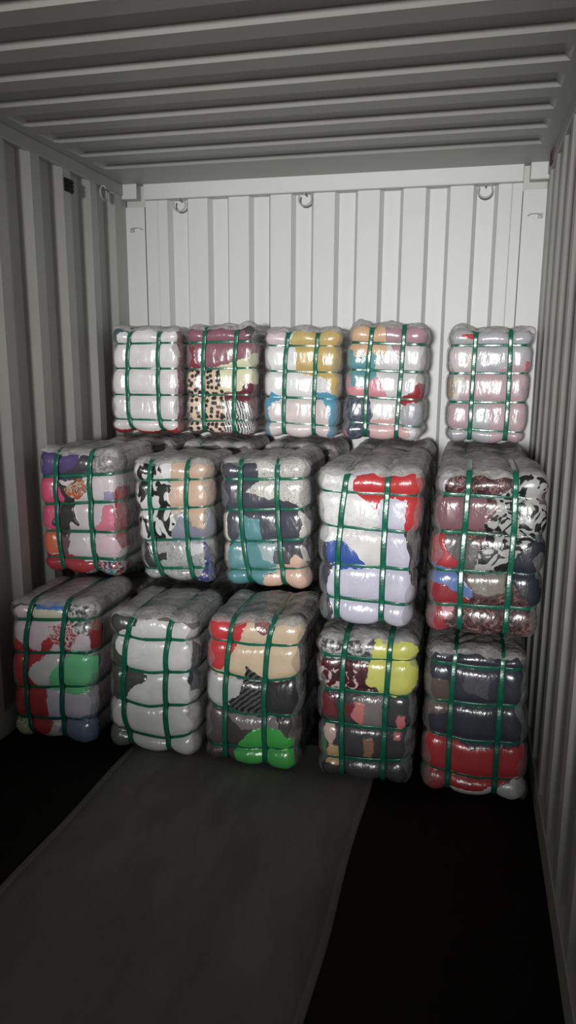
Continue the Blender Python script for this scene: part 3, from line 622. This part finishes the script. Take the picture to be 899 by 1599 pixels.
        bmesh.ops.recalc_face_normals(bm, faces=bm.faces)
        # outward orientation
        f0 = max(bm.faces, key=lambda f: f.calc_area()); 
        vn = [norm[v] for v in f0.verts if v in norm]
        if vn and f0.normal.dot(Vector(vn[0])) < 0: bmesh.ops.reverse_faces(bm, faces=bm.faces)
        return bm
    def ribbon(s, P, n, width, thick=.0012):
        """flat strap along points P with outward normals n"""
        bm = bmesh.new(); rings = []
        T = np.gradient(P, axis=0); T /= np.maximum(np.linalg.norm(T, axis=1, keepdims=True), 1e-9)
        S = np.cross(T, n); S /= np.maximum(np.linalg.norm(S, axis=1, keepdims=True), 1e-9)
        for p, nn, sd in zip(P, n, S):
            a, b = sd * width / 2, nn * thick
            rings.append([bm.verts.new(p + x) for x in (-a - b, -a + b * .6, -a * .5 + b, a * .5 + b, a + b * .6, a - b)])
        for A, B in zip(rings, rings[1:]):
            for j in range(6): bm.faces.new([A[j], A[(j + 1) % 6], B[(j + 1) % 6], B[j]])
        bm.faces.new(rings[0][::-1]); bm.faces.new(rings[-1])
        bmesh.ops.recalc_face_normals(bm, faces=bm.faces)
        return bm
    def smooth(s, P, k):
        for _ in range(k):
            Q = P.copy(); Q[1:-1] = .25 * P[:-2] + .5 * P[1:-1] + .25 * P[2:]; P = Q
        return P
    def hstrap(s, k, lift):
        U = s.ulines(.012, s.d * .97); V = s.vk(k, U)
        P, n = s.pos(U, V, lift); return s.ribbon(s.smooth(P, 4), n, .015)
    def vstrap(s, k, lift):
        V = np.concatenate([1 - s.tlines(.12)[:0:-1], s.vlines(.012), s.tlines(s.d * .95)[1:]])
        P, n = s.pos(s.uk(k, V), V, lift + .002 + .011 * np.clip((V - .96) / .05, 0, 1), pinch=.75, groove=.85, lump=.9)
        P = s.smooth(P, 3); P[:, 2] = np.maximum(P[:, 2], .0045)
        return s.ribbon(P, n, .0225)
    def wrap(s, seed, tufts=()):
        """loose film: over the top, down the sides and lapping onto the edges of the front"""
        U = s.ulines(.010); V = np.concatenate([s.vlines(.010), s.tlines()[1:]])
        uu, vv = np.meshgrid(U, V, indexing='ij'); x, z = uu * s.w, vv * s.h
        wob = .016 * np.sin(z * 21 + seed) + .010 * np.sin(z * 57 + seed * 3) ; wob2 = .010 * np.sin(x * 31 + seed) + .007 * np.sin(x * 77 + seed * 2)
        e = np.minimum(np.minimum(x, s.w - x) - .022 + wob, s.h - z - .018 + wob2)
        sd = np.where((uu < 0) | (uu > 1) | (vv > 1), -.02, e)
        sd = np.where(((uu < 0) | (uu > 1)) & (vv > 1), .02, sd); sd = np.where(np.abs(sd) < 1e-5, 1e-5, sd)
        P, n = s.pos(uu, vv)
        cr = np.abs(s.lump(P + seed, 2.0)) * .016 + np.abs(s.lump(P + 2 * seed, 4.5)) * .007
        edge = np.clip(-sd / .03, 0, 1)
        top = np.clip((vv - .985) / .05, 0, 1)
        off = .005 + cr * (.35 + .5 * edge + .9 * top)
        for tu, tv, am, sg in tufts:
            g2 = np.exp(-(((uu - tu) * s.w) ** 2 + ((vv - tv) * s.h) ** 2) / sg ** 2)
            off = off + am * g2 * (.6 + 1.2 * np.abs(s.lump(P + 5 * seed, 3.2)))
        bm, norm = s.cut(U, V, sd, off, pinch=.72, groove=.5)
        bmesh.ops.remove_doubles(bm, verts=bm.verts, dist=2e-4)
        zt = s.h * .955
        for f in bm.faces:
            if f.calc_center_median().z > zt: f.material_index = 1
        bmesh.ops.recalc_face_normals(bm, faces=bm.faces)
        bm.normal_update()
        f0 = max(bm.faces, key=lambda f: f.calc_center_median().z)
        if f0.normal.z < 0: bmesh.ops.reverse_faces(bm, faces=bm.faces)
        return bm

# tied or crumpled knots of loose film: (u, v, height, radius)
TUFTS = {'T1': [(.06, 1.01, .02, .05)], 'T2': [(.86, 1.02, .03, .05), (1.02, .9, .02, .1)], 'T3': [(.45, 1.03, .016, .08)], 'T4': [(.18, 1.02, .03, .05), (1.03, .93, .03, .05)],
         'T5': [(.16, 1.02, .026, .06), (1.0, 1.0, .035, .06)], 'M1': [(.95, 1.0, .03, .06), (.1, 1.04, .02, .1)], 'M4': [(.55, 1.05, .02, .12)],
         'B1': [(1.03, .97, .025, .07), (.02, 1.0, .02, .05)], 'B2': [(.05, 1.0, .02, .06), (.6, 1.06, .02, .1)], 'B5': [(1.02, .05, .02, .06)]}
def build_bale(spec, label, depth, seed, group, key=None):
    b = Bale(spec['quad'], spec['hs'], spec['vs'], spec['y'], depth, seed)
    root = thing('clothing_bale', label, 'bale', tuple(b.o), group)
    kind, col, nm = spec['base']
    o = obj('pressed_clothes', b.body(), cloth(kind, col), root); o['label'] = nm + ' pressed clothes'
    for i, (kind, col, nm, poly) in enumerate(spec['patches']):
        bm = b.patch(poly, i, seed + i * 1.7)
        if bm is None: continue
        o = obj('garment', bm, cloth(kind, col), root); o['label'] = nm + ' garment'
    lift = .0042 + .0006 * len(spec['patches'])
    for k in range(len(b.hs)): obj('strap', b.hstrap(k, lift), M_STRAP, root)
    for k in range(len(b.vs)): obj('strap', b.vstrap(k, lift), M_STRAP, root)
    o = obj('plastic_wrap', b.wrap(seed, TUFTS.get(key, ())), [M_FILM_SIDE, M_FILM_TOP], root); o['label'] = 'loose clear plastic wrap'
    return root
LABELS = {
 'T1': 'white bale with a red lower edge, at the left end of the top row',
 'T2': 'dusty maroon bale with leopard print cloth, in the top row',
 'T3': 'white bale with mustard yellow and sky blue cloth, in the top row',
 'T4': 'pale bale with tan, teal and pink cloth and a red scrap, in the top row',
 'T5': 'silver grey and dusty pink bale standing apart at the right end of the top row',
 'M1': 'bale with purple and hot pink cloth, by the left wall in the middle row',
 'M2': 'black and white printed bale with beige cloth, in the middle row',
 'M3': 'dark navy bale with silver fur and teal cloth, in the middle row',
 'M4': 'lavender and white bale with a red top corner, in the middle row',
 'M5': 'maroon, navy and black-white printed bale, at the right end of the middle row',
 'B1': 'red and white bale with mint green cloth, on the floor by the left wall',
 'B2': 'white bale with dark olive cloth on its left, on the edge of the floor sheet',
 'B3': 'dark bale with red, beige and bright green cloth, on the grey floor sheet',
 'B4': 'dark floral bale with lime yellow cloth, in the bottom row',
 'B5': 'charcoal navy bale with red cloth at its foot, on the floor by the right wall'}
GRP = {'T': 'bales in the top row', 'M': 'bales in the front of the middle row', 'B': 'bales in the bottom row'}
for i, (k, spec) in enumerate(BALES.items()):
    build_bale(spec, LABELS[k], .42 if k != 'M1' else .44, i + 1, GRP[k[0]], k)

# bales behind the front ones: grey wrapped, only bits of their tops show
def plain_spec(x0, x1, z0, z1, y):
    return dict(y=y, quad=[(x0, z1), (x1, z1), (x1, z0), (x0, z0)],
                hs=[[(0, v), (1, v)] for v in (.86, .62, .38, .15)], vs=[[(.27, 1), (.27, 0)], [(.69, 1), (.69, 0)]],
                base=('plain', (.16, .14, .14), 'dark grey'), patches=[])
def copy_tree(src, loc, label, group):
    r = src.copy(); C.objects.link(r); r.location = loc; r['label'] = label; r['group'] = group
    for ch in src.children:
        c = ch.copy(); C.objects.link(c); c.parent = r
    return r
XC = [-.905, -.455, .0, .478, .93]
proto = None
def rear(x, y, z, label, group):
    global proto
    if proto is None:
        proto = build_bale(plain_spec(x - .205, x + .205, z, z + .628, y), label, .42, 40, group)
    else: copy_tree(proto, (x, y + .21, z), label, group)
rear(XC[3], 3.235, .668, 'grey wrapped bale behind the lavender bale with the red corner, its top showing', 'bales behind the middle row')
rear(XC[4], 3.235, .668, 'grey wrapped bale behind the maroon and navy bale by the right wall, its top showing', 'bales behind the middle row')
under = ['white bale with the red lower edge', 'maroon leopard print bale', 'mustard and sky blue bale', 'tan, teal and pink bale', 'silver grey and pink bale']
for x, u in zip(XC, under):
    rear(x, 3.70, .668, 'grey wrapped bale underneath the ' + u + ' of the top row', 'bales behind the middle row')
for x in XC:
    for y in (3.21, 3.67):
        rear(x, y, .004, 'grey wrapped bale on the floor hidden behind the bottom row', 'hidden bales on the floor')

# ------------------------------------------------------------ floor sheet
bm = bmesh.new(); n = 60; g = []
for i in range(n + 1):
    y = -2.6 + (3.10 + 2.6) * i / n
    xl = -.565 - .05 * (2.75 - y) / 1.0 * .5 + .004 * math.sin(y * 9); xr = .528 - .024 * (2.75 - y) + .005 * math.sin(y * 7 + 1)
    row = []
    for j in range(15):
        t = j / 14; z = .0035 + (.0012 * math.sin(t * 9 + y * 4) if 0 < j < 14 else 0)
        row.append((bm.verts.new((xl + (xr - xl) * t, y, z)), bm.verts.new((xl + (xr - xl) * t, y, .0002))))
    g.append(row)
for i in range(n):
    for j in range(14):
        bm.faces.new([g[i][j][0], g[i][j + 1][0], g[i + 1][j + 1][0], g[i + 1][j][0]])
        bm.faces.new([g[i][j][1], g[i + 1][j][1], g[i + 1][j + 1][1], g[i][j + 1][1]])
    for j in (0, 14): bm.faces.new([g[i][j][0], g[i + 1][j][0], g[i + 1][j][1], g[i][j][1]])
for j in range(14):
    for i in (0, n): bm.faces.new([g[i][j][0], g[i][j][1], g[i][j + 1][1], g[i][j + 1][0]])
bmesh.ops.recalc_face_normals(bm, faces=bm.faces)
mat_o = obj('floor_sheet', bm, M_SHEET)
tag(mat_o, 'long dark grey sheet laid along the middle of the black floor', 'floor sheet')
for left in (True, False):                                   # stitched hem along each long edge
    bm = bmesh.new(); rr = []
    for i in range(n + 1):
        y = -2.6 + 5.7 * i / n
        xe = (-.565 - .025 * (2.75 - y) + .004 * math.sin(y * 9)) if left else (.528 - .024 * (2.75 - y) + .005 * math.sin(y * 7 + 1))
        d = 1 if left else -1
        rr.append([bm.verts.new((xe + d * o_, y, z)) for o_, z in ((.001, .0036), (.003, .0062), (.024, .0058), (.027, .0036))])
    for A, B in zip(rr, rr[1:]):
        for j in range(3): bm.faces.new([A[j], A[j + 1], B[j + 1], B[j]])
    bmesh.ops.recalc_face_normals(bm, faces=bm.faces)
    obj('hem', bm, M_SHEET, mat_o)

# ------------------------------------------------------------ small fittings
def ring_thing(x, y, z, label, ax='y'):
    t = thing('lashing_ring', label, 'ring', (x, y, z), 'lashing rings along the top of the walls')
    bm = bmesh.new(); torus(bm, .036, .0048, (0, 0, -.022), math.radians(150), math.radians(390), ax=ax); obj('ring', bm, M_STEEL, t)
    bm = bmesh.new(); torus(bm, .014, .0045, (0, 0, .0), math.radians(-10), math.radians(190), n=14, ax='x' if ax == 'y' else 'y'); obj('staple', bm, M_STEEL, t)
    return t
for x, l in ((-.836, 'round steel lashing ring under the beam above the left white bale'), (-.096, 'round steel lashing ring under the middle of the end wall beam'), (.868, 'round steel lashing ring under the beam near the right corner post')):
    ring_thing(x, YB - .018, 2.622, l)
ring_thing(-HW + .012, 3.93, 2.640, 'small steel lashing ring high on the left side wall near the corner', 'x')
def hook(x, z, d, label):
    t = thing('lashing_hook', label, 'hook', (x, YB - .012, z), 'small hooks on the corner posts')
    bm = bmesh.new(); box(bm, (-.012, -.010, -.012), (.012, 0, .012), .002); obj('base_plate', bm, M_STEEL, t)
    bm = bmesh.new(); torus(bm, .030, .0045, (d * .03, -.012, 0), 0, math.pi, n=14, ax='y')
    for v in bm.verts: v.co.z *= .35
    obj('hook', bm, M_STEEL, t)
hook(-1.135, 2.472, 1, 'small bent steel hook on the left corner post')
hook(1.15, 2.466, -1, 'small bent steel hook on the right corner post')
t = thing('wall_vent', 'small black square vent high on the left side wall', 'vent', (-HW, 3.58, 2.58))
bm = bmesh.new(); box(bm, (-.036, -.045, -.032), (.006, .04, .032), .004); obj('housing', bm, M_BLACK, t)
for k in range(3):
    bm = bmesh.new(); box(bm, (.004, -.040, -.024 + k * .019), (.011, .035, -.014 + k * .019), .001); obj('louvre', bm, M_BLACK, t)
t = obj('rail_tag', box(bmesh.new(), (HW - .014, 3.92, 2.655), (HW - .006, 4.02, 2.712), .001), M_TAG)
tag(t, 'small rust brown tag on the top rail above the right side wall', 'tag')
